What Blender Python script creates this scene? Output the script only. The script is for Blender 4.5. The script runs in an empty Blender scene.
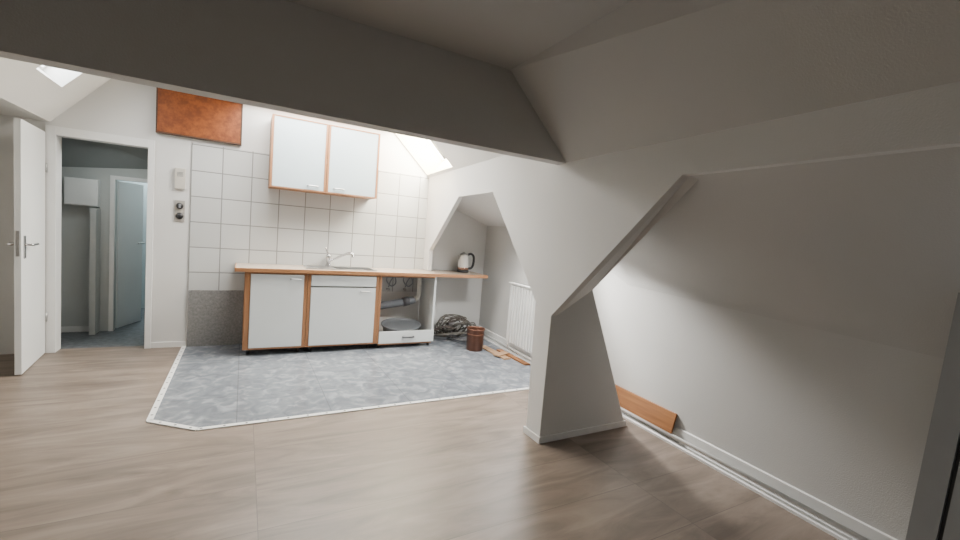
import bpy, bmesh, math, random
from mathutils import Vector, Matrix
random.seed(4)
COL = bpy.context.scene.collection

# ---------------------------------------------------------------- materials
def new_mat(name):
    m = bpy.data.materials.new(name); m.use_nodes = True
    nt = m.node_tree; b = nt.nodes['Principled BSDF']
    return m, nt, b
def pmat(name, col, rough=.5, metal=0.0, noise=0.0, nscale=8.0, bump=0.0, bscale=200.0, coat=0.0):
    m, nt, b = new_mat(name)
    b.inputs['Roughness'].default_value = rough
    b.inputs['Metallic'].default_value = metal
    b.inputs['Coat Weight'].default_value = coat
    tc = nt.nodes.new('ShaderNodeTexCoord')
    n = nt.nodes.new('ShaderNodeTexNoise'); n.inputs['Scale'].default_value = nscale; n.inputs['Detail'].default_value = 4
    nt.links.new(tc.outputs['Object'], n.inputs['Vector'])
    r = nt.nodes.new('ShaderNodeValToRGB')
    k0 = 1 - noise; k1 = 1 + noise
    r.color_ramp.elements[0].position = .3; r.color_ramp.elements[1].position = .7
    r.color_ramp.elements[0].color = (col[0]*k0, col[1]*k0, col[2]*k0, 1)
    r.color_ramp.elements[1].color = (min(1, col[0]*k1), min(1, col[1]*k1), min(1, col[2]*k1), 1)
    nt.links.new(n.outputs['Fac'], r.inputs['Fac']); nt.links.new(r.outputs['Color'], b.inputs['Base Color'])
    if bump > 0:
        n2 = nt.nodes.new('ShaderNodeTexNoise'); n2.inputs['Scale'].default_value = bscale; n2.inputs['Detail'].default_value = 3
        nt.links.new(tc.outputs['Object'], n2.inputs['Vector'])
        bp = nt.nodes.new('ShaderNodeBump'); bp.inputs['Strength'].default_value = bump; bp.inputs['Distance'].default_value = .004
        nt.links.new(n2.outputs['Fac'], bp.inputs['Height']); nt.links.new(bp.outputs['Normal'], b.inputs['Normal'])
    return m
def mathn(nt, op, a, b=None):
    n = nt.nodes.new('ShaderNodeMath'); n.operation = op
    for i, v in enumerate((a, b)):
        if v is None: continue
        if isinstance(v, (int, float)): n.inputs[i].default_value = v
        else: nt.links.new(v, n.inputs[i])
    return n.outputs[0]
def mixc(nt, fac, a, b):
    n = nt.nodes.new('ShaderNodeMix'); n.data_type = 'RGBA'
    if isinstance(fac, (int, float)): n.inputs[0].default_value = fac
    else: nt.links.new(fac, n.inputs[0])
    for i, v in ((6, a), (7, b)):
        if isinstance(v, tuple): n.inputs[i].default_value = (*v, 1)
        else: nt.links.new(v, n.inputs[i])
    return n.outputs[2]

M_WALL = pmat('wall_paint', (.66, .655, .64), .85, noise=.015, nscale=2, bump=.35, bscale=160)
M_RWALL = pmat('knee_wall_paint_shaded', (.57, .565, .55), .85, noise=.015, nscale=2, bump=.35, bscale=160)  # wall white toned down: shade of the near right side is in the colour
M_RECESS = pmat('recess_slope_paint_shaded', (.53, .525, .51), .85, noise=.015, nscale=2, bump=.35, bscale=160)  # same white, darker: shade of the upper recess put into the paint
M_CEIL = pmat('ceiling_paint_shaded', (.43, .425, .41), .9, noise=.015, nscale=2, bump=.25, bscale=140)  # near ceiling's shade mixed into its colour
M_SLOPE = pmat('slope_paint_shaded', (.50, .495, .48), .9, noise=.015, nscale=2, bump=.25, bscale=140)  # white paint darkened to carry the shade on the near slope
M_BEAM = pmat('beam_paint_shaded', (.53, .525, .51), .9, noise=.015, nscale=2, bump=.25, bscale=140)  # shade of the backlit beam face is part of this colour
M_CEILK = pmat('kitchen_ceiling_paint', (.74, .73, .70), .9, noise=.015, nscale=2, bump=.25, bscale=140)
M_TRIM = pmat('gloss_white_trim', (.76, .76, .75), .4, noise=.02)
M_DOOR = pmat('door_lacquer', (.76, .775, .77), .35, noise=.02, nscale=3)
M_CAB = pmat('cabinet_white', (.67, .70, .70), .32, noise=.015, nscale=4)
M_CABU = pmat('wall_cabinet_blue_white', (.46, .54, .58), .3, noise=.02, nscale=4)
M_CABIN = pmat('cabinet_inside', (.66, .65, .60), .5, noise=.02)
M_CHROME = pmat('chrome', (.58, .58, .59), .18, 1.0)
M_STEEL = pmat('brushed_steel', (.50, .50, .50), .32, 1.0, noise=.05, nscale=60)
M_BLACK = pmat('black_plastic', (.02, .02, .022), .45)
M_DARK = pmat('dark_grey_plastic', (.07, .07, .075), .5)
M_GREY = pmat('grey_plastic', (.20, .21, .23), .45, noise=.04)
M_PIPEG = pmat('waste_pipe_grey', (.12, .13, .145), .4, noise=.04)
M_CABLE = pmat('cable_grey', (.13, .12, .105), .5, noise=.1)
M_CABLE2 = pmat('cable_grey_brown', (.08, .065, .055), .5, noise=.1)
M_WPLAST = pmat('white_plastic', (.70, .67, .60), .4)
M_BIN = pmat('copper_brown', (.13, .055, .033), .38, metal=.5, noise=.2, nscale=12)
M_RAD = pmat('radiator_enamel', (.82, .82, .80), .3)
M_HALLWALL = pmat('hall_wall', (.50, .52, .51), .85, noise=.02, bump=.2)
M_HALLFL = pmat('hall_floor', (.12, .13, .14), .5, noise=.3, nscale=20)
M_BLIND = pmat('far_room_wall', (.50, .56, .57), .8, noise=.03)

def wood_mat(name, c0, c1, axis='X', rough=.45):
    m, nt, b = new_mat(name); b.inputs['Roughness'].default_value = rough
    tc = nt.nodes.new('ShaderNodeTexCoord'); mp = nt.nodes.new('ShaderNodeMapping')
    sc = {'X': (2, 30, 30), 'Y': (30, 2, 30), 'Z': (30, 30, 2)}[axis]
    mp.inputs['Scale'].default_value = sc
    nt.links.new(tc.outputs['Object'], mp.inputs['Vector'])
    n = nt.nodes.new('ShaderNodeTexNoise'); n.inputs['Scale'].default_value = 1.5; n.inputs['Detail'].default_value = 5
    nt.links.new(mp.outputs[0], n.inputs['Vector'])
    r = nt.nodes.new('ShaderNodeValToRGB'); r.color_ramp.elements[0].position = .3; r.color_ramp.elements[1].position = .72
    r.color_ramp.elements[0].color = (*c0, 1); r.color_ramp.elements[1].color = (*c1, 1)
    nt.links.new(n.outputs['Fac'], r.inputs['Fac']); nt.links.new(r.outputs['Color'], b.inputs['Base Color'])
    return m
M_WX = wood_mat('beech_edge_x', (.28, .13, .055), (.42, .20, .09), 'X')
M_WZ = wood_mat('beech_edge_z', (.25, .115, .05), (.36, .17, .078), 'Z')
M_WY = wood_mat('orange_pine', (.22, .09, .033), (.33, .145, .055), 'Y')
M_TAN = wood_mat('tan_pine', (.30, .18, .10), (.42, .27, .155), 'Y')
M_REVEAL = wood_mat('pine_reveal', (.80, .73, .56), (.86, .80, .63), 'Y')

def tile_mat():
    m, nt, b = new_mat('wall_tile_glaze'); b.inputs['Roughness'].default_value = .16
    tc = nt.nodes.new('ShaderNodeTexCoord'); sp = nt.nodes.new('ShaderNodeSeparateXYZ')
    nt.links.new(tc.outputs['Object'], sp.inputs[0])
    cb = nt.nodes.new('ShaderNodeCombineXYZ')
    nt.links.new(mathn(nt, 'ADD', sp.outputs['X'], .485+2.72), cb.inputs[0])
    nt.links.new(mathn(nt, 'ADD', sp.outputs['Z'], -.785+2.60), cb.inputs[1])
    br = nt.nodes.new('ShaderNodeTexBrick'); br.offset = 0; br.squash = 1
    br.inputs['Scale'].default_value = 1; br.inputs['Mortar Size'].default_value = .006; br.inputs['Mortar Smooth'].default_value = .3
    br.inputs['Brick Width'].default_value = .272; br.inputs['Row Height'].default_value = .26
    br.inputs['Color1'].default_value = (.575, .585, .58, 1); br.inputs['Color2'].default_value = (.52, .53, .525, 1)
    br.inputs['Mortar'].default_value = (.24, .24, .235, 1)
    nt.links.new(cb.outputs[0], br.inputs['Vector'])
    n = nt.nodes.new('ShaderNodeTexNoise'); n.inputs['Scale'].default_value = 5
    nt.links.new(tc.outputs['Object'], n.inputs['Vector'])
    c = mixc(nt, mathn(nt, 'MULTIPLY', n.outputs['Fac'], .12), br.outputs['Color'], (.47, .475, .46))
    nt.links.new(c, b.inputs['Base Color'])
    bp = nt.nodes.new('ShaderNodeBump'); bp.inputs['Strength'].default_value = .3; bp.inputs['Distance'].default_value = .003; bp.invert = True
    nt.links.new(br.outputs['Fac'], bp.inputs['Height']); nt.links.new(bp.outputs['Normal'], b.inputs['Normal'])
    return m
M_TILE = tile_mat()

def floor_mat():
    m, nt, b = new_mat('wood_look_planks'); b.inputs['Roughness'].default_value = .42
    tc = nt.nodes.new('ShaderNodeTexCoord')
    mp0 = nt.nodes.new('ShaderNodeMapping'); mp0.inputs['Location'].default_value = (19.9, 11.65, 0)
    nt.links.new(tc.outputs['Object'], mp0.inputs['Vector'])
    br = nt.nodes.new('ShaderNodeTexBrick'); br.offset = 0.0
    br.inputs['Scale'].default_value = 1; br.inputs['Mortar Size'].default_value = .002; br.inputs['Mortar Smooth'].default_value = .3
    br.inputs['Brick Width'].default_value = 2.0; br.inputs['Row Height'].default_value = .38
    br.inputs['Color1'].default_value = (0, 0, 0, 1); br.inputs['Color2'].default_value = (1, 1, 1, 1)
    nt.links.new(mp0.outputs[0], br.inputs['Vector'])
    add = nt.nodes.new('ShaderNodeVectorMath'); add.operation = 'MULTIPLY_ADD'
    nt.links.new(br.outputs['Color'], add.inputs[0]); add.inputs[1].default_value = (3, 3, 5)
    nt.links.new(tc.outputs['Object'], add.inputs[2])
    mp = nt.nodes.new('ShaderNodeMapping'); mp.inputs['Scale'].default_value = (.8, 3.8, 1)
    nt.links.new(add.outputs[0], mp.inputs['Vector'])
    n = nt.nodes.new('ShaderNodeTexNoise'); n.inputs['Scale'].default_value = 1.7; n.inputs['Detail'].default_value = 6; n.inputs['Roughness'].default_value = .6; n.inputs['Distortion'].default_value = 1.2
    nt.links.new(mp.outputs[0], n.inputs['Vector'])
    r = nt.nodes.new('ShaderNodeValToRGB'); e = r.color_ramp.elements
    e[0].position = .32; e[0].color = (.130, .099, .078, 1); e[1].position = .70; e[1].color = (.285, .228, .186, 1)
    x = e.new(.5); x.color = (.203, .159, .128, 1)
    nt.links.new(n.outputs['Fac'], r.inputs['Fac'])
    mp2 = nt.nodes.new('ShaderNodeMapping'); mp2.inputs['Scale'].default_value = (4, 60, 1)
    nt.links.new(add.outputs[0], mp2.inputs['Vector'])
    n2 = nt.nodes.new('ShaderNodeTexNoise'); n2.inputs['Scale'].default_value = 1.2; n2.inputs['Detail'].default_value = 3
    nt.links.new(mp2.outputs[0], n2.inputs['Vector'])
    c = mixc(nt, mathn(nt, 'MULTIPLY', n2.outputs['Fac'], .18), r.outputs['Color'], (.12, .095, .077))
    c = mixc(nt, mathn(nt, 'MULTIPLY', br.outputs['Fac'], .6), c, (.07, .055, .045))
    nt.links.new(c, b.inputs['Base Color'])
    return m
M_FLOOR = floor_mat()

def vinyl_mat():
    m, nt, b = new_mat('mottled_grey_vinyl'); b.inputs['Roughness'].default_value = .20
    tc = nt.nodes.new('ShaderNodeTexCoord')
    n = nt.nodes.new('ShaderNodeTexNoise'); n.inputs['Scale'].default_value = 9; n.inputs['Detail'].default_value = 2.5; n.inputs['Roughness'].default_value = .5; n.inputs['Distortion'].default_value = 1.0
    nt.links.new(tc.outputs['Object'], n.inputs['Vector'])
    r = nt.nodes.new('ShaderNodeValToRGB'); e = r.color_ramp.elements
    e[0].position = .34; e[0].color = (.132, .147, .172, 1); e[1].position = .70; e[1].color = (.275, .292, .32, 1)
    x = e.new(.52); x.color = (.178, .194, .22, 1)
    nt.links.new(n.outputs['Fac'], r.inputs['Fac'])
    br = nt.nodes.new('ShaderNodeTexBrick'); br.offset = 0
    br.inputs['Scale'].default_value = 1; br.inputs['Mortar Size'].default_value = .004; br.inputs['Mortar Smooth'].default_value = .3
    br.inputs['Brick Width'].default_value = .62; br.inputs['Row Height'].default_value = .62
    mp = nt.nodes.new('ShaderNodeMapping'); mp.inputs['Location'].default_value = (6.2, 6.2, 0)
    nt.links.new(tc.outputs['Object'], mp.inputs['Vector']); nt.links.new(mp.outputs[0], br.inputs['Vector'])
    c = mixc(nt, mathn(nt, 'MULTIPLY', br.outputs['Fac'], .55), r.outputs['Color'], (.085, .09, .10))
    nt.links.new(c, b.inputs['Base Color'])
    return m
M_VINYL = vinyl_mat()
def speckle_mat(name, c0, c1, scale):
    m, nt, b = new_mat(name); b.inputs['Roughness'].default_value = .5
    tc = nt.nodes.new('ShaderNodeTexCoord')
    n = nt.nodes.new('ShaderNodeTexNoise'); n.inputs['Scale'].default_value = scale; n.inputs['Detail'].default_value = 5; n.inputs['Roughness'].default_value = .7
    nt.links.new(tc.outputs['Object'], n.inputs['Vector'])
    r = nt.nodes.new('ShaderNodeValToRGB'); e = r.color_ramp.elements
    e[0].position = .38; e[0].color = (*c0, 1); e[1].position = .62; e[1].color = (*c1, 1)
    nt.links.new(n.outputs['Fac'], r.inputs['Fac']); nt.links.new(r.outputs['Color'], b.inputs['Base Color'])
    return m
M_SPECK = speckle_mat('speckled_grey', (.17, .17, .17), (.27, .265, .26), 45)
M_RUST = speckle_mat('rust_orange', (.155, .036, .008), (.28, .078, .015), 18)

# ---------------------------------------------------------------- mesh helpers
def link(o, parent=None):
    COL.objects.link(o)
    if parent is not None:
        o.parent = parent
        if parent.parent is None:
            o.matrix_parent_inverse = Matrix.Translation(-Vector(parent.location))
def mesh(name, verts, faces, mat, parent=None, smooth=False, recalc=True, kind=None):
    me = bpy.data.meshes.new(name); me.from_pydata([tuple(v) for v in verts], [], faces); me.update()
    if recalc:
        bm = bmesh.new(); bm.from_mesh(me); bmesh.ops.recalc_face_normals(bm, faces=bm.faces); bm.to_mesh(me); bm.free()
    if mat: me.materials.append(mat)
    for p in me.polygons: p.use_smooth = smooth
    o = bpy.data.objects.new(name, me); link(o, parent)
    if kind: o['kind'] = kind
    return o
def boxes(name, bs, mat, parent=None, bevel=0.0, kind=None):
    V = []; F = []
    for (x0, x1, y0, y1, z0, z1) in bs:
        k = len(V)
        V += [(x0,y0,z0),(x1,y0,z0),(x1,y1,z0),(x0,y1,z0),(x0,y0,z1),(x1,y0,z1),(x1,y1,z1),(x0,y1,z1)]
        F += [tuple(k+i for i in f) for f in ((0,3,2,1),(4,5,6,7),(0,1,5,4),(1,2,6,5),(2,3,7,6),(3,0,4,7))]
    o = mesh(name, V, F, mat, parent, kind=kind)
    if bevel > 0:
        bm = bmesh.new(); bm.from_mesh(o.data)
        bmesh.ops.bevel(bm, geom=list(bm.edges), offset=bevel, segments=2, affect='EDGES', profile=.7)
        bm.to_mesh(o.data); bm.free()
    return o
def box(name, x0, x1, y0, y1, z0, z1, mat, parent=None, bevel=0.0, kind=None):
    return boxes(name, [(x0,x1,y0,y1,z0,z1)], mat, parent, bevel, kind)
def empty(name, loc, label, category, group=None):
    o = bpy.data.objects.new(name, None); o.location = loc; o.empty_display_size = .1; COL.objects.link(o)
    o['label'] = label; o['category'] = category
    if group: o['group'] = group
    return o
def tube_data(pts, r, closed=False, seg=10, caps=True):
    pts = [Vector(p) for p in pts]; n = len(pts); V = []; F = []
    up = None
    for i, p in enumerate(pts):
        a = pts[(i-1) % n] if (closed or i > 0) else pts[i]
        b = pts[(i+1) % n] if (closed or i < n-1) else pts[i]
        t = (b-a).normalized()
        if up is None:
            up = Vector((0,0,1)) if abs(t.z) < .9 else Vector((1,0,0))
        s = t.cross(up).normalized(); up = s.cross(t).normalized()
        rr = r[i] if isinstance(r, (list, tuple)) else r
        for j in range(seg):
            an = 2*math.pi*j/seg
            V.append(p + s*math.cos(an)*rr + up*math.sin(an)*rr)
    m = n if closed else n-1
    for i in range(m):
        for j in range(seg):
            a = i*seg+j; b = i*seg+(j+1) % seg; c = ((i+1) % n)*seg+(j+1) % seg; d = ((i+1) % n)*seg+j
            F.append((a,b,c,d))
    if caps and not closed:
        F.append(tuple(range(seg))[::-1]); F.append(tuple((n-1)*seg+j for j in range(seg)))
    return V, F
def tube(name, pts, r, mat, parent=None, closed=False, seg=10):
    V, F = tube_data(pts, r, closed, seg)
    return mesh(name, V, F, mat, parent, smooth=True)
def lathe(name, prof, centre, mat, parent=None, seg=32):
    cx, cy, cz = centre; V = []; F = []
    for (r, z) in prof:
        for j in range(seg):
            an = 2*math.pi*j/seg; V.append((cx+r*math.cos(an), cy+r*math.sin(an), cz+z))
    for i in range(len(prof)-1):
        for j in range(seg):
            F.append((i*seg+j, i*seg+(j+1) % seg, (i+1)*seg+(j+1) % seg, (i+1)*seg+j))
    F.append(tuple(range(seg))[::-1]); F.append(tuple((len(prof)-1)*seg+j for j in range(seg)))
    return mesh(name, V, F, mat, parent, smooth=True)
def bez(ps, n=10):
    P = [Vector(p) for p in ps]; out = []
    for i in range(len(P)-1):
        p0 = P[max(i-1,0)]; p1 = P[i]; p2 = P[i+1]; p3 = P[min(i+2,len(P)-1)]
        for k in range(n):
            t = k/n
            out.append(.5*((2*p1)+(p2-p0)*t+(2*p0-5*p1+4*p2-p3)*t*t+(3*p1-p0-3*p2+p3)*t**3))
    out.append(P[-1]); return out

S = 'structure'
L = lambda y: 1.67+.078*y          # inner lining line
R = lambda y: 2.74+.05*y           # outer right wall

# ---------------------------------------------------------------- room shell
box('floor', -2.3, 3.15, -2.0, 5.4, -.06, 0, M_FLOOR, kind=S)
poly = [(-.495,5.3),(-.495,3.42),(-.22,3.2),(2.88,3.2),(2.99,5.3)]
mesh('floor_kitchen', [(x,y,.0) for x,y in poly]+[(x,y,.004) for x,y in poly],
     [(0,1,2,3,4),(5,6,7,8,9)]+[(i,(i+1)%5,5+(i+1)%5,5+i) for i in range(5)], M_VINYL, kind=S)
def strip(name, a, b, w, z0, z1, mat):
    a = Vector((*a,0)); b = Vector((*b,0)); t = (b-a).normalized(); s = Vector((-t.y,t.x,0))*w/2
    q = [a-s, b-s, b+s, a+s]
    return mesh(name, [(v.x,v.y,z0) for v in q]+[(v.x,v.y,z1) for v in q], [(0,1,2,3),(4,5,6,7),(0,1,5,4),(1,2,6,5),(2,3,7,6),(3,0,4,7)], mat, kind=S)
strip('trim_1', (-.505,5.28), (-.505,3.41), .036, 0, .008, M_TRIM)
strip('trim_2', (-.51,3.415), (-.22,3.185), .036, 0, .008, M_TRIM)
strip('trim_3', (-.22,3.185), (2.86,3.185), .036, 0, .008, M_TRIM)
V=[];F=[]
def disc(x,y,z,r=.009):
    k=len(V)
    for j in range(8): V.append((x+r*math.cos(j*math.pi/4), y+r*math.sin(j*math.pi/4), z))
    F.append(tuple(range(k,k+8)))
for i in range(24): disc(-.2+i*.13, 3.185, .0086)
for i in range(14): disc(-.505, 3.5+i*.13, .0086)
for i in range(3): disc(-.44+i*.09, 3.36-i*.0714, .0086)
mesh('trim_4', V, F, M_DARK, kind=S)

boxes('wall_back', [(-2.3,-1.52,5.3,5.4,0,2.7), (-1.52,-.81,5.3,5.4,2.02,2.7), (-.81,3.1,5.3,5.4,0,2.7)], M_WALL, kind=S)
box('wall_left', -2.4, -2.3, -2.0, 5.4, 0, 2.7, M_WALL, kind=S)
box('wall_front', -2.3, 3.1, -2.1, -2.0, 0, 2.7, M_RWALL, kind=S)
box('wall_tiles', -.485, 2.083, 5.290, 5.3, .6, 2.10, M_TILE, kind=S)
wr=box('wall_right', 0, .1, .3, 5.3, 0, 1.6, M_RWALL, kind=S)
wr.location=(2.74,0,0); wr.rotation_euler.z=-math.atan(.05)
pr_y=2.45
prof=[(-2,0),(.3,0),(.3,1.76),(1.33,1.76),(2.27,.9),(2.27,0),(pr_y,0),(pr_y+.03,.96),(3.35,1.80),(4.18,1.80),(5.07,1.17),(5.07,.905),(5.3,.905),(5.3,2.12),(2.27,2.12),(2.27,1.93),(-2,1.93)]
n=len(prof)
V=[(L(y),y,z) for y,z in prof]+[(L(y)+.05,y,z) for y,z in prof]
F=[tuple(range(n)),tuple(range(n,2*n))]+[(i,(i+1)%n,n+(i+1)%n,n+i) for i in range(n)]
mesh('wall_partition', V, F, M_WALL, kind=S)
fx0=L(2.27)+.05; fx1=L(pr_y)+.05
fin=[(fx0,0),(2.69,0),(2.20,1.08),(fx0,.93)]; finb=[(fx1,0),(2.69,0),(2.20,1.08),(fx1,.93)]
V=[(x,2.27,z) for x,z in fin]+[(x,pr_y,z) for x,z in finb]
F=[(0,1,2,3),(4,5,6,7)]+[(i,(i+1)%4,4+(i+1)%4,4+i) for i in range(4)]
k=len(V)
A=(L(2.27)+.05,2.27,.901); A1=(2.2,2.27,1.08); B=(L(1.33)+.05,1.33,1.761); B1=(L(1.25)+.06,1.25,1.775)
C1=(2.2,2.27,1.60); D1=(2.2,2.42,1.70); D0=(L(2.42)+.02,2.42,1.85); E1=(2.2,2.42,1.08); E0=(L(2.42)+.02,2.42,.9)
V+=[A,A1,B1,B,C1,D1,D0,E1,E0]
F+=[(k,k+1,k+2,k+3),(k+1,k+4,k+2),(k+1,k+7,k+5,k+4),(k+7,k+8,k+6,k+5)]
mesh('wall_pillar', V, F, M_WALL, kind=S)
bb=L(2.27)
mesh('baseboard_pillar', [(bb-.012,2.258,0),(2.70,2.258,0),(2.70,2.27,0),(bb,2.27,0),(bb,pr_y,0),(bb-.012,pr_y,0)]+
     [(bb-.012,2.258,.045),(2.68,2.258,.045),(2.68,2.27,.045),(bb,2.27,.045),(bb,pr_y,.045),(bb-.012,pr_y,.045)],
     [(0,1,2,3,4,5),(6,7,8,9,10,11)]+[(i,(i+1)%6,6+(i+1)%6,6+i) for i in range(6)], M_TRIM, kind=S)

def pane(name, p00, p10, p11, p01, hole=None, depth=.2, mat=M_CEIL, revmat=None, wname=None, power=0, lcol=(1,1,1), frame=.12):
    P=[Vector(p) for p in (p00,p10,p11,p01)]
    f=lambda u,v:(P[0]*(1-u)+P[1]*u)*(1-v)+(P[3]*(1-u)+P[2]*u)*v
    nrm=(P[1]-P[0]).cross(P[3]-P[0]).normalized()
    if nrm.z<0: nrm=-nrm
    if hole is None:
        V=P+[p+nrm*.03 for p in P]
        return mesh(name,V,[(0,1,2,3),(4,5,6,7)]+[(i,(i+1)%4,4+(i+1)%4,4+i) for i in range(4)],mat,kind=S)
    u0,u1,v0,v1=hole
    us=[0,u0,u1,1]; vs=[0,v0,v1,1]
    V=[f(u,v) for v in vs for u in us]; F=[]
    for j in range(3):
        for i in range(3):
            if i==1 and j==1: continue
            F.append((j*4+i,j*4+i+1,(j+1)*4+i+1,(j+1)*4+i))
    mesh(name,V,F,mat,kind=S,recalc=False)
    h=[f(u0,v0),f(u1,v0),f(u1,v1),f(u0,v1)]; o=[p+nrm*depth for p in h]
    mesh('trim_'+wname+'_reveal',h+o,[(i,(i+1)%4,4+(i+1)%4,4+i) for i in range(4)],revmat or mat,kind=S,recalc=False)
    c=sum(h,Vector())/4
    inn=[p+(c-p)*frame+nrm*(depth-.02) for p in h]; out=[p+nrm*(depth-.02) for p in h]
    inn2=[p+nrm*.03 for p in inn]; out2=[p+nrm*.03 for p in out]
    V=out+inn+out2+inn2; F=[]
    for i in range(4):
        j=(i+1)%4
        F+=[(i,j,4+j,4+i),(8+i,8+j,12+j,12+i),(4+i,4+j,12+j,12+i)]
    mesh('window_'+wname,V,F,M_TRIM,kind=S,recalc=False)
    if power>0:
        ld=bpy.data.lights.new('skylight_daylight_'+wname,'AREA'); ld.shape='RECTANGLE'
        ld.size=(h[1]-h[0]).length*.98; ld.size_y=(h[3]-h[0]).length*.98
        ld.energy=power; ld.color=lcol
        lo=bpy.data.objects.new('skylight_daylight_'+wname,ld); COL.objects.link(lo)
        ex=(h[1]-h[0]).normalized(); ez=nrm; ey=ez.cross(ex).normalized()
        mt=Matrix((ex,ey,ez)).transposed().to_4x4(); mt.translation=c+nrm*(depth+.03)
        lo.matrix_world=mt
DAY=(.93,.97,1.0)
pane('ceiling', (-2.3,-2,2.4),(1.30,-2,2.4),(1.36,2.27,2.4),(-2.3,2.27,2.4), hole=(.30,.62,.08,.30), depth=.25, wname='5', power=3, lcol=(1,.99,.97))  # unseen skylight behind the camera, added as weak fill light
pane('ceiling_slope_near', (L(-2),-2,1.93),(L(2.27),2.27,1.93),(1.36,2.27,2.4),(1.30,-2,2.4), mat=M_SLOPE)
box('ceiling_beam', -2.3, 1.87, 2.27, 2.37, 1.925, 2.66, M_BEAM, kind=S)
pane('ceiling_slope_kitchen', (L(2.37),2.37,2.10),(L(5.3),5.3,2.10),(L(5.3)-.52,5.3,2.60),(L(2.37)-.52,2.37,2.60), hole=(.68,.995,.06,.98), depth=.3, mat=M_CEILK, revmat=M_REVEAL, wname='1', power=175, lcol=(1,.93,.77), frame=.02)
pane('ceiling_kitchen', (-1.10,2.37,2.60),(L(2.37)-.52,2.37,2.60),(L(5.3)-.52,5.3,2.60),(-1.10,5.3,2.60), hole=(.42,.94,.50,.965), depth=.15, mat=M_CEILK, wname='2', power=175, lcol=(1,.97,.91))
pane('ceiling_slope_left', (-1.54,2.37,2.10),(-1.54,5.3,2.10),(-1.10,5.3,2.60),(-1.10,2.37,2.60), hole=(.675,.845,.46,.97), depth=.18, mat=M_CEILK, wname='3', power=12, lcol=DAY)
pane('ceiling_left', (-2.3,2.37,2.10),(-1.54,2.37,2.10),(-1.54,5.3,2.10),(-2.3,5.3,2.10), mat=M_CEILK)
# softly rounded plaster transition between right wall and recess slope
def recess_profile(y, zk, top=1.765):
    Rx=R(y)-.002; Lx=L(y)+.04; sl=(top-zk)/(Rx-Lx)
    P0=Vector((Rx,0,zk-.16)); P1=Vector((Rx,0,zk)); P2=Vector((Rx-.30,0,zk+.30*sl))
    pts=[]
    for i in range(13):
        t=i/12; pts.append(P0*(1-t)**2+P1*2*t*(1-t)+P2*t*t)
    pts.append(Vector((Lx,0,top)))
    return [(p.x,y,p.z) for p in pts]
rows=[recess_profile(.3,1.17),recess_profile(2.55,1.25),recess_profile(3.3,1.56,1.86)]; k=len(rows[0])
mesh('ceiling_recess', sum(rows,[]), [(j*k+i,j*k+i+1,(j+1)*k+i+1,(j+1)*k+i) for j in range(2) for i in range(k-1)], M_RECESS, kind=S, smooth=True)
pane('ceiling_niche', (L(3.3)+.04,3.3,1.86),(L(5.3)+.04,5.3,1.86),(R(5.3),5.3,1.55),(R(3.3),3.3,1.55), hole=(.03,.27,.45,.95), depth=.15, mat=M_WALL, wname='4', power=85, lcol=(1,.985,.95))

M_POST = pmat('post_grey_paint', (.30,.295,.285), .5, noise=.03)
M_POST2 = pmat('post_dark_groove', (.07,.07,.07), .6)
def post(name, ya, yb, x0, x1, mat):
    pts=[(x0,ya,0),(x0,yb,0),(x1,yb,0),(x1,ya,0),(x0,ya-.035,1.36),(x0,yb-.038,1.36),(x1,yb-.038,1.36),(x1,ya-.035,1.36)]
    mesh(name, pts, [(0,1,2,3),(4,5,6,7),(0,1,5,4),(1,2,6,5),(2,3,7,6),(3,0,4,7)], mat, kind=S)
post('trim_5', .515, .600, 2.50, 2.70, M_POST)
post('trim_8', .30, .500, 2.50, 2.70, M_POST)
post('trim_9', .500, .515, 2.52, 2.70, M_POST2)

def along(name, y0, y1, prof, mat):
    n=len(prof); V=[(R(y)-a,y,z) for y in (y0,y1) for a,z in prof]
    F=[tuple(range(n)),tuple(range(n,2*n))]+[(i,(i+1)%n,n+(i+1)%n,n+i) for i in range(n)]
    return mesh(name,V,F,mat,kind=S)
along('baseboard_right', .61, 5.28, [(0,0),(.062,0),(.062,.016),(.057,.021),(0,.021)], M_TRIM)
along('baseboard_right_upper', .61, 5.28, [(0,.021),(.012,.021),(.012,.118),(0,.123)], M_TRIM)
pp=empty('heating_pipe', (R(1.0)-.04,1.0,.06), 'thin white heating pipe running along the skirting', 'pipe')
tube('pipe_run', [(R(.62)-.044,.62,.060),(R(5.2)-.044,5.2,.060)], .014, M_RAD, pp, seg=14)
box('baseboard_back', -.79, -.49, 5.288, 5.3, 0, .055, M_TRIM, kind=S)

# ---------------------------------------------------------------- hall
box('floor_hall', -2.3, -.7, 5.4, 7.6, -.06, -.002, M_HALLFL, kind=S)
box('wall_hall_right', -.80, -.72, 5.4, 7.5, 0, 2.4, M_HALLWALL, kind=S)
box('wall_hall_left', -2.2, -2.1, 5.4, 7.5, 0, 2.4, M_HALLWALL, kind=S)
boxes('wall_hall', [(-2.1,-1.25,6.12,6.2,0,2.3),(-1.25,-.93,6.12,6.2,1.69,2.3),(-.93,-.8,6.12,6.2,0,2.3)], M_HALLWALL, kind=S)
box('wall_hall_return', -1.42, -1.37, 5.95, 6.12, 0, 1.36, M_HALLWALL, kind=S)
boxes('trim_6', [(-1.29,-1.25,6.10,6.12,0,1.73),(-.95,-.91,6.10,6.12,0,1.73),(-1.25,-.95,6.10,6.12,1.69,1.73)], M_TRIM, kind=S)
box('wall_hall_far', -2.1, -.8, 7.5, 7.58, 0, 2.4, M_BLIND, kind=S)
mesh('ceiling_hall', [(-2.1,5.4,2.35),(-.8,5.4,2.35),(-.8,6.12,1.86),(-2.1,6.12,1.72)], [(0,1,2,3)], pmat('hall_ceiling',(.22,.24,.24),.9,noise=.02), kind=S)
mesh('ceiling_hall_far', [(-2.1,6.2,2.3),(-.8,6.2,2.3),(-.8,7.5,2.3),(-2.1,7.5,2.3)], [(0,1,2,3)], M_HALLWALL, kind=S)
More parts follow.
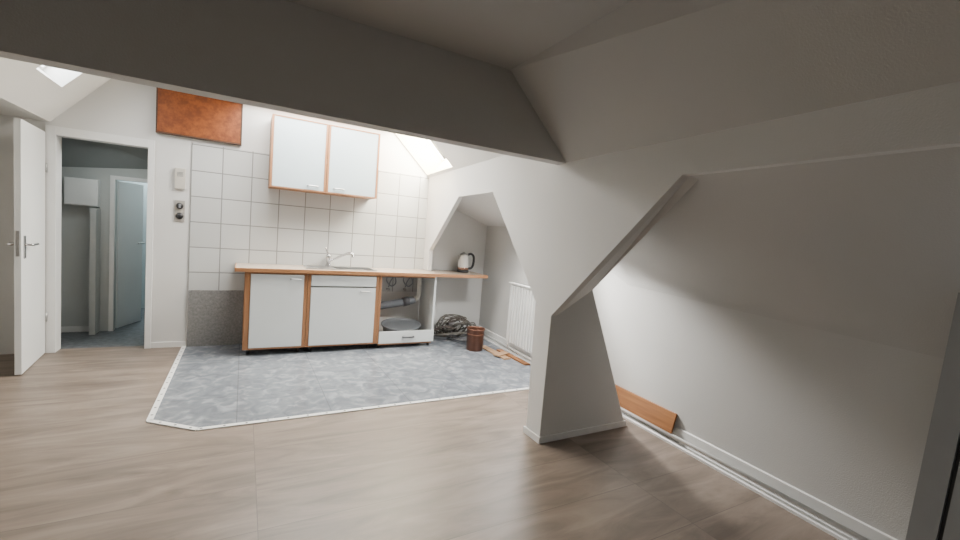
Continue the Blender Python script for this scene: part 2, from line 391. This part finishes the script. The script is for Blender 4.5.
box('baseboard_hall', -2.1, -1.43, 6.108, 6.12, 0, .06, M_TRIM, kind=S)
mb=empty('meter_cabinet', (-1.50,6.06,1.33), 'small white wall-hung meter cabinet in the hallway', 'cabinet')
box('cabinet_body', -1.645,-1.375,6.02,6.12,1.375,1.66, M_DOOR, mb, bevel=.004)
box('cabinet_door', -1.635,-1.385,6.006,6.02,1.385,1.65, M_DOOR, mb, bevel=.003)

boxes('trim_7', [(-1.565,-1.495,5.275,5.3,0,2.065),(-.835,-.785,5.275,5.3,0,2.065),(-1.495,-.835,5.275,5.3,1.99,2.065),
                 (-1.525,-1.495,5.3,5.42,0,2.02),(-.835,-.81,5.3,5.42,0,2.02),(-1.495,-.835,5.3,5.42,1.99,2.02)], M_TRIM, kind=S, bevel=.003)

def lever(parent, x, y, z, sx, dirv, mat=M_CHROME):
    box('handle_plate', min(x,x+sx*.008), max(x,x+sx*.008), y-.02, y+.02, z-.11, z+.07, mat, parent, bevel=.002)
    tube('handle', bez([(x+sx*.006,y,z),(x+sx*.035,y,z),(x+sx*.05,y+dirv*.015,z),(x+sx*.05,y+dirv*.06,z),(x+sx*.05,y+dirv*.125,z)],6), .010, mat, parent)
d1=empty('door_1', (-1.56,5.27,0), 'white painted interior door standing open', 'door'); d1['kind']=S
box('door_leaf', -1.60,-1.56,4.62,5.262,.008,2.0, M_DOOR, d1, bevel=.002)
lever(d1,-1.56,4.685,1.04,1,1); lever(d1,-1.60,4.685,1.04,-1,1)
tube('hinge', [(-1.553,5.262,.3),(-1.553,5.262,.38)], .008, M_STEEL, d1)
tube('hinge', [(-1.553,5.262,1.65),(-1.553,5.262,1.73)], .008, M_STEEL, d1)
box('lock_plate', -1.59,-1.57,4.617,4.62,.95,1.15, M_STEEL, d1)
d1.rotation_euler.z=math.radians(4.8)
d2=empty('door_2', (-1.24,6.2,0), 'white door ajar at the end of the hallway', 'door'); d2['kind']=S
a=Vector((-1.235,6.21)); b=Vector((-1.085,6.62)); t=(b-a).normalized(); s=Vector((-t.y,t.x))*.035
q=[a,b,b+s,a+s]
mesh('door_leaf', [(v.x,v.y,.008) for v in q]+[(v.x,v.y,1.68) for v in q], [(0,1,2,3),(4,5,6,7),(0,1,5,4),(1,2,6,5),(2,3,7,6),(3,0,4,7)], M_DOOR, d2)
tube('handle', bez([(-1.10,6.555,.98),(-1.06,6.545,.98),(-1.075,6.49,.98),(-1.095,6.44,.98)],6), .009, M_STEEL, d2)

# ---------------------------------------------------------------- wall-mounted things
pn=empty('splash_panel', (-.23,5.285,0), 'grey speckled panel covering the wall beneath the tiles', 'panel')
box('panel_board', -.48,.02,5.268,5.3,.004,.60, M_SPECK, pn, bevel=.002)
bd=empty('rust_orange_board', (-.41,5.28,2.15), 'rectangular rust-orange board with dark edge fixed high on the wall', 'board')
box('board_panel', -.765,-.065,5.255,5.3,2.155,2.57, M_RUST, bd)
boxes('board_frame', [(-.777,-.765,5.25,5.3,2.143,2.575),(-.065,-.05,5.25,5.3,2.143,2.575),(-.765,-.065,5.25,5.3,2.143,2.158)], pmat('board_edge',(.07,.03,.015),.5), bd)
bx=empty('intercom_box', (-.57,5.27,1.62), 'small beige-white plastic intercom box on the pier', 'intercom')
box('box_body', -.618,-.532,5.27,5.301,1.625,1.83, pmat('beige_plastic',(.55,.52,.46),.45), bx, bevel=.004)
boxes('box_grille', [(-.60,-.55,5.267,5.271,1.785-.012*i,1.789-.012*i) for i in range(4)], M_GREY, bx)
sw=empty('switch_socket_plate', (-.575,5.28,1.3), 'vertical double plate with dark light switch and power socket', 'light switch')
box('cover_plate', -.615,-.53,5.288,5.3,1.30,1.51, pmat('switch_plate',(.38,.36,.33),.4), sw, bevel=.003)
def ydisc(name, cx, y0, y1, cz, r, mat, parent):
    return tube(name, [(cx,y1,cz),(cx,y0,cz)], r, mat, parent, seg=20)
ydisc('switch_dial', -.572,5.268,5.289,1.455,.031,M_BLACK,sw)
ydisc('socket_insert', -.572,5.278,5.289,1.355,.033,M_BLACK,sw)
box('switch_rocker', -.580,-.564,5.262,5.270,1.435,1.475, M_GREY, sw)

# ---------------------------------------------------------------- upper cabinet
uc=empty('wall_cabinet', (.76,5.13,1.73), 'pale two-door wall cabinet with orange beech edges above the worktop', 'cabinet')
boxes('cabinet_body', [(.215,.235,4.975,5.289,1.73,2.46),(1.295,1.325,4.975,5.289,1.73,2.46),(.235,1.295,4.975,5.289,1.73,1.75),(.235,1.295,4.975,5.289,2.44,2.46),(.235,1.295,5.275,5.289,1.75,2.44)], M_WZ, uc)
boxes('cabinet_shelf', [(.235,1.295,5.0,5.27,2.08,2.10)], M_CABIN, uc)
def cdoor(x0,x1,z0,z1,y,parent,hx,hz,w=.022):
    d=box('door', x0+w*.35,x1-w*.35,y-.018,y,z0+w*.35,z1-w*.35,M_CABU,parent,bevel=.002)
    boxes('door_edge', [(x0,x0+w,y-.022,y,z0,z1),(x1-w,x1,y-.022,y,z0,z1),(x0+w,x1-w,y-.022,y,z0,z0+w*.6),(x0+w,x1-w,y-.022,y,z1-w*.6,z1)], M_WZ, d)
    tube('handle', bez([(hx-.05,y-.018,hz),(hx-.045,y-.042,hz),(hx,y-.048,hz),(hx+.045,y-.042,hz),(hx+.05,y-.018,hz)],5), .008, M_STEEL, d)
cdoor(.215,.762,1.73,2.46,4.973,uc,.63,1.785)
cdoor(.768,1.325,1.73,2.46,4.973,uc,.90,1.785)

# ---------------------------------------------------------------- base cabinets
def legs(parent, xs, z=.07):
    for x in xs:
        for y in (4.86,5.2):
            tube('leg', [(x,y,.004),(x,y,z+.002)], .018, M_BLACK, parent, seg=14)
Y0=4.80
c1=empty('base_cabinet', (.31,5.03,.004), 'white base cabinet with orange beech frame and one door', 'cabinet')
boxes('cabinet_body', [(.03,.055,Y0,5.262,.07,.859),(.575,.60,Y0,5.262,.07,.859),(.055,.575,Y0,5.262,.07,.09),(.055,.575,5.25,5.262,.09,.859)], M_CABIN, c1)
boxes('cabinet_frame', [(.028,.075,Y0-.02,Y0,.07,.859),(.572,.605,Y0-.02,Y0,.07,.859),(.075,.572,Y0-.02,Y0,.068,.085),(.075,.572,Y0-.02,Y0,.845,.859),(.024,.03,Y0-.02,5.262,.07,.859)], M_WZ, c1)
d=box('door', .078,.570,Y0-.026,Y0-.002,.088,.842, M_CAB, c1, bevel=.003)
tube('handle', bez([(.44,Y0-.026,.80),(.445,Y0-.05,.80),(.49,Y0-.055,.80),(.535,Y0-.05,.80),(.54,Y0-.026,.80)],5), .006, M_STEEL, d)
legs(c1,(.08,.55))
c2=empty('base_cabinet', (1.0,5.03,.004), 'white sink base cabinet with drawer front above a door', 'cabinet')
boxes('cabinet_body', [(.61,.63,Y0,5.262,.07,.859),(1.345,1.365,Y0,5.262,.07,.859),(.63,1.345,Y0,5.262,.07,.09),(.63,1.345,5.25,5.262,.09,.859)], M_CABIN, c2)
boxes('cabinet_frame', [(.609,.640,Y0-.02,Y0,.07,.859),(1.335,1.37,Y0-.02,Y0,.07,.859),(.64,1.335,Y0-.02,Y0,.068,.082),(.64,1.335,Y0-.02,Y0,.848,.859)], M_WZ, c2)
d=box('door', .643,1.332,Y0-.026,Y0-.002,.085,.715, M_CAB, c2, bevel=.003)
tube('handle', bez([(1.16,Y0-.026,.675),(1.165,Y0-.05,.675),(1.215,Y0-.055,.675),(1.265,Y0-.05,.675),(1.27,Y0-.026,.675)],5), .006, M_STEEL, d)
box('drawer', .643,1.332,Y0-.026,Y0-.002,.730,.845, M_CAB, c2, bevel=.003)
legs(c2,(.66,1.32))
c3=empty('base_cabinet', (1.74,5.03,.004), 'open base cabinet bay without door, low white front panel', 'cabinet')
boxes('cabinet_body', [(2.06,2.085,Y0,5.262,.07,.859),(1.40,2.06,Y0,5.262,.06,.08)], M_CAB, c3, bevel=.001)
boxes('cabinet_frame', [(1.374,1.400,Y0-.02,5.262,.07,.859),(1.400,2.06,Y0-.012,Y0+.02,.845,.859),(1.40,2.06,Y0-.012,Y0+.004,.045,.06)], M_WZ, c3)
d=box('drawer', 1.403,2.083,Y0-.026,Y0-.006,.065,.205, M_CAB, c3, bevel=.003)
tube('handle', bez([(1.69,Y0-.026,.135),(1.695,Y0-.05,.135),(1.755,Y0-.058,.135),(1.815,Y0-.05,.135),(1.82,Y0-.026,.135)],5), .010, M_DARK, d)
legs(c3,(1.42,2.05),.06)

wt=empty('worktop', (1.35,5.02,.865), 'long pale worktop with orange beech front edge', 'worktop')
SX0,SX1,SY0,SY1=.60,1.36,4.86,5.205
boxes('worktop_slab', [(-.055,SX0+.02,4.765,5.285,.865,.90),(SX1-.02,2.76,4.765,5.285,.865,.90),(SX0+.02,SX1-.02,4.765,SY0+.02,.865,.90),(SX0+.02,SX1-.02,SY1-.02,5.285,.865,.90)], pmat('worktop_laminate',(.44,.36,.29),.25,noise=.06,nscale=30), wt)
boxes('worktop_edge', [(-.06,2.765,4.745,4.765,.864,.902),(-.065,-.055,4.745,5.285,.864,.902),(2.76,2.77,4.745,5.285,.864,.902)], M_WX, wt, bevel=.002)
sk=empty('sink', (.98,5.04,.90), 'stainless steel inset sink with drainer', 'sink')
boxes('sink_rim', [(SX0,SX1,SY0,SY0+.03,.901,.909),(SX0,SX1,SY1-.03,SY1,.901,.909),(SX0,SX0+.03,SY0+.03,SY1-.03,.901,.909),(SX1-.03,SX1,SY0+.03,SY1-.03,.901,.909),(SX0+.03,.92,SY0+.03,SY1-.03,.899,.903)], M_STEEL, sk, bevel=.001)
bw=[(.92,SY0+.03),(SX1-.03,SY0+.03),(SX1-.03,SY1-.03),(.92,SY1-.03)]; cx=sum(p[0] for p in bw)/4; cy=5.03
lo=[(cx+(x-cx)*.85,cy+(y-cy)*.85) for x,y in bw]
mesh('sink_bowl', [(x,y,.904) for x,y in bw]+[(x,y,.76) for x,y in lo], [(0,1,5,4),(1,2,6,5),(2,3,7,6),(3,0,4,7),(4,5,6,7)], M_STEEL, sk)
boxes('drainer_rib', [(SX0+.05+i*.032,SX0+.06+i*.032,SY0+.05,SY1-.05,.903,.907) for i in range(8)], M_STEEL, sk)
tx=.88
tp=empty('kitchen_tap', (tx,5.24,.901), 'chrome single-lever kitchen mixer tap', 'tap')
lathe('tap_body', [(.032,.001),(.032,.012),(.026,.02),(.026,.085),(.031,.09),(.031,.13),(.018,.145)], (tx,5.245,.90), M_CHROME, tp)
tube('spout', bez([(tx,5.235,.965),(tx+.06,5.20,.99),(tx+.13,5.14,1.04),(tx+.19,5.08,1.075),(tx+.225,5.045,1.07),(tx+.235,5.035,1.035)],6), .015, M_CHROME, tp)
tube('lever', bez([(tx,5.245,1.04),(tx-.02,5.22,1.07),(tx-.04,5.18,1.10),(tx-.05,5.15,1.11)],5), [.011]*8+[.009]*8, M_CHROME, tp)

kx,ky,kz=2.57,5.08,.903
kt=empty('electric_kettle', (kx,ky,kz), 'white and steel electric kettle with black handle on the worktop', 'kettle')
lathe('kettle_base', [(.074,0),(.078,.008),(.078,.026),(.067,.032)], (kx,ky,kz), M_BLACK, kt)
lathe('kettle_body', [(.066,.06),(.072,.065),(.072,.09),(.068,.15),(.061,.20),(.055,.228)], (kx,ky,kz), pmat('kettle_shell',(.80,.78,.75),.25,.0,noise=.03), kt)
lathe('kettle_band', [(.066,.032),(.073,.036),(.0735,.064),(.067,.067)], (kx,ky,kz), pmat('kettle_band_reddish',(.45,.26,.19),.25,.8,noise=.05), kt)  # reddish metallic ring low on the kettle
lathe('kettle_lid', [(.056,.228),(.055,.238),(.042,.250),(.018,.254),(.014,.268),(.008,.272)], (kx,ky,kz), M_STEEL, kt)
tube('handle', bez([(kx+.048,ky-.01,kz+.232),(kx+.095,ky-.018,kz+.248),(kx+.135,ky-.025,kz+.21),(kx+.135,ky-.025,kz+.11),(kx+.11,ky-.02,kz+.06),(kx+.070,ky-.015,kz+.055)],6), .016, M_BLACK, kt)
mesh('spout', [(kx-.049,ky-.022,kz+.222),(kx-.049,ky+.022,kz+.222),(kx-.093,ky,kz+.22),(kx-.061,ky-.018,kz+.15),(kx-.061,ky+.018,kz+.15),(kx-.067,ky,kz+.14)], [(0,1,2),(0,2,5,3),(1,4,5,2),(0,3,4,1),(3,5,4)], M_STEEL, kt)

dp=empty('drain_pipe', (1.75,5.15,.45), 'thick grey plastic waste pipe under the worktop', 'pipe')
tube('waste_pipe', bez([(1.42,5.16,.43),(1.60,5.14,.46),(1.80,5.12,.495),(1.93,5.12,.525)],6), .048, M_PIPEG, dp, seg=18)
tube('pipe_collar', [(1.78,5.122,.492),(1.86,5.12,.51)], .056, M_DARK, dp, seg=18)
tube('trap', bez([(1.93,5.12,.525),(1.975,5.12,.56),(1.985,5.12,.62),(1.98,5.12,.855)],6), .026, M_WPLAST, dp, seg=14)
for vx in (1.62,1.84):
    wh=empty('water_hose', (vx+.05,5.2,.6), 'thin braided steel water hose hanging behind the open bay', 'hose', 'braided water hoses')
    tube('hose', bez([(vx,5.22,.855),(vx-.04,5.21,.76),(vx+.03,5.225,.68),(vx+.09,5.235,.72),(vx+.07,5.235,.80),(vx+.02,5.235,.74),(vx,5.235,.665)],8), .008, M_GREY, wh)
    vv=empty('angle_valve', (vx,5.28,.6), 'small chrome angle valve on the wall', 'valve', 'angle valves')
    tube('valve_body', [(vx,5.300,.635),(vx,5.235,.635)], .013, M_CHROME, vv)
    tube('valve_knob', [(vx,5.235,.635),(vx,5.212,.635)], .018, M_STEEL, vv)

tb=empty('oval_tub', (1.72,4.87,.081), 'flat grey oval plastic tub tilted in the open bay', 'tub')
def oval(name, prof, c, rx, ry, mat, parent, seg=36):
    V=[];F=[]
    for (k,z) in prof:
        for j in range(seg):
            an=2*math.pi*j/seg; V.append((c[0]+rx*k*math.cos(an), c[1]+ry*k*math.sin(an), c[2]+z))
    for i in range(len(prof)-1):
        for j in range(seg): F.append((i*seg+j,i*seg+(j+1)%seg,(i+1)*seg+(j+1)%seg,(i+1)*seg+j))
    F.append(tuple(range(seg))[::-1]); F.append(tuple((len(prof)-1)*seg+j for j in range(seg)))
    return mesh(name,V,F,mat,parent,smooth=True)
oval('tub_shell', [(.72,.0),(.80,.02),(.92,.12),(.99,.135),(1.0,.15),(.95,.147),(.90,.135),(.82,.125)], (1.72,4.99,.081), .25,.16, pmat('tub_grey',(.12,.13,.14),.55,noise=.05), tb)
tb.rotation_euler.x=math.radians(16)

bn=empty('waste_bin', (2.53,4.52,.004), 'copper-brown cylindrical metal bin on the floor beneath the worktop end', 'bin')
lathe('bin_body', [(.095,0),(.10,.005),(.108,.25),(.113,.255),(.113,.27),(.105,.27),(.103,.25),(.092,.01)], (2.53,4.52,.004), M_BIN, bn)
lathe('bin_band', [(.104,.19),(.110,.192),(.110,.205),(.105,.207)], (2.53,4.52,.004), M_BIN, bn)
cc=empty('cable_coil', (2.55,5.12,.004), 'tangled coil of grey-brown cables and hoses lying on the floor', 'cable')
for ci,(cx0,cy0,R0,Z0,tl,cm,rd) in enumerate([(2.50,5.13,.23,.15,.0,M_CABLE,.008),(2.56,5.11,.21,.13,.2,M_CABLE2,.008),(2.62,5.08,.20,.11,.35,M_CABLE,.008),(2.38,5.10,.16,.08,.5,M_CABLE2,.008),(2.45,5.06,.20,.05,.9,M_CABLE,.008),(2.62,5.0,.21,.02,1.4,M_DARK,.008)]):
    ctrl=[]
    for i in range(42):
        a=2*math.pi*i/9+random.uniform(-.12,.12)
        r1=R0*random.uniform(.62,1.14)
        x=cx0+r1*math.cos(a)+random.uniform(-.02,.02)
        h=r1*math.sin(a)
        y=cy0-h*math.sin(tl)*.8+random.uniform(-.03,.03)
        z=.02+Z0+h*math.cos(tl)*(Z0/R0)+random.uniform(-.008,.012)
        ctrl.append((min(x,2.86),min(max(y,4.80),5.27),max(z,.016)))
    tube('cable', bez(ctrl,6), rd, cm, cc, seg=6)
def plank(label, a, b, w, th, z, mat=M_TAN):
    a=Vector((*a,z)); b=Vector((*b,z)); t=(b-a).normalized(); s=Vector((-t.y,t.x,0)).normalized()*w; u=Vector((0,0,th))
    e=empty('wood_offcut', tuple((a+b)/2), label, 'wood', group='wood offcuts on the floor by the radiator')
    q=[a,b,b+s,a+s]
    mesh('board', [tuple(v) for v in q]+[tuple(v+u) for v in q], [(0,1,2,3),(4,5,6,7),(0,1,5,4),(1,2,6,5),(2,3,7,6),(3,0,4,7)], mat, e)
plank('tan pine offcut lying flat on the vinyl floor', (2.76,4.05),(2.74,4.62),.09,.016,.004)
plank('orange pine offcut lying flat on the vinyl floor', (2.86,3.80),(2.86,4.42),.07,.016,.004, M_WY)
plank('short pine offcut lying across the other pieces', (2.64,4.12),(2.84,4.20),.09,.014,.0205)

wb=empty('wooden_board', (R(2.25)-.05,2.25,.08), 'orange-brown wooden board leaning against the wall above the skirting', 'board')
pr=[(.055,.0755),(.037,.0755),(.001,.215),(.019,.215)]
V=[(R(y)-a,y,z) for y in (1.93,2.70) for a,z in pr]
mesh('board', V, [(0,1,2,3),(4,5,6,7)]+[(i,(i+1)%4,4+(i+1)%4,4+i) for i in range(4)], M_WY, wb)

ra=empty('radiator', (R(4.0)-.08,4.0,.13), 'white ribbed panel radiator mounted on the niche wall', 'radiator')
RB=Matrix.Translation((2.74,0,0)) @ Matrix.Rotation(-math.atan(.05),4,'Z')
def rbox(name, items, mat, parent):
    V=[];F=[]
    for (y0,y1,a0,a1,z0,z1) in items:
        k=len(V)
        for z in (z0,z1):
            V+=[RB@Vector(p) for p in ((-a0,y0,z),(-a0,y1,z),(-a1,y1,z),(-a1,y0,z))]
        F+=[tuple(k+i for i in f) for f in ((0,3,2,1),(4,5,6,7),(0,1,5,4),(1,2,6,5),(2,3,7,6),(3,0,4,7))]
    return mesh(name,V,F,mat,parent)
rbox('radiator_panel', [(3.6,4.36,.06,.085,.14,.86)], M_RAD, ra)
rbox('radiator_ribs', [(3.605+i*.0605,3.635+i*.0605,.085,.110,.16,.84) for i in range(12)], M_RAD, ra)
rbox('radiator_grille', [(3.595,4.365,.055,.112,.86,.872)], M_RAD, ra)
rbox('wall_bracket', [(3.75,3.79,0.001,.06,.3,.7)], M_RAD, ra)
rbox('wall_bracket', [(4.2,4.24,0.001,.06,.3,.7)], M_RAD, ra)
tube('connection_pipe', [(R(4.33)-.07,4.33,.076),(R(4.33)-.07,4.33,.15)], .009, M_RAD, ra)

# ---------------------------------------------------------------- lights
def area(name, loc, target, sx, sy, power, col):
    ld=bpy.data.lights.new(name,'AREA'); ld.shape='RECTANGLE'; ld.size=sx; ld.size_y=sy; ld.energy=power; ld.color=col
    o=bpy.data.objects.new(name,ld); COL.objects.link(o); o.location=loc
    o.rotation_euler=(Vector(target)-Vector(loc)).to_track_quat('-Z','Y').to_euler()
    return o
area('hall_fill', (-1.2,5.6,1.9), (-1.35,6.1,.2), .4, .2, 2.0, (.92,1,.99))  # added area lamp to light the hall, no source in view
area('far_room_fill', (-1.0,7.2,2.1), (-1.2,6.5,.6), .5, .5, 22, (.82,.96,1))  # added area lamp that fills the room past the hall
# added spot lamp that brightens a patch of outer wall behind the pillar
sd=bpy.data.lights.new('niche_patch_spot','SPOT'); sd.energy=420; sd.spot_size=math.radians(40); sd.spot_blend=.9; sd.shadow_soft_size=.08; sd.color=(1,.975,.93)
so=bpy.data.objects.new('niche_patch_spot',sd); COL.objects.link(so); so.location=(2.45,3.50,1.66)
so.rotation_euler=(Vector((2.85,2.15,.60))-Vector(so.location)).to_track_quat('-Z','Y').to_euler()

w=bpy.data.worlds.new('world'); bpy.context.scene.world=w; w.use_nodes=True
bg=w.node_tree.nodes['Background']; bg.inputs[0].default_value=(.8,.9,1,1); bg.inputs[1].default_value=.6

# ---------------------------------------------------------------- camera
cd=bpy.data.cameras.new('camera'); cd.sensor_width=36; cd.lens=428/960*36; cd.clip_start=.05
cam=bpy.data.objects.new('camera',cd); COL.objects.link(cam)
roll=math.atan(.082); p=math.radians(4.53); a=math.radians(29.13)
c,s=math.cos(roll),math.sin(roll); cp,sp=math.cos(p),math.sin(p); ca,sa=math.cos(a),math.sin(a)
rt=Vector((c*ca+s*sp*sa, -c*sa+s*sp*ca, s*cp)); up=Vector((-s*ca+c*sp*sa, s*sa+c*sp*ca, c*cp)); bk=-Vector((cp*sa, cp*ca, -sp))
mt=Matrix((rt,up,bk)).transposed().to_4x4(); mt.translation=(0,0,1.4); cam.matrix_world=mt
bpy.context.scene.camera=cam
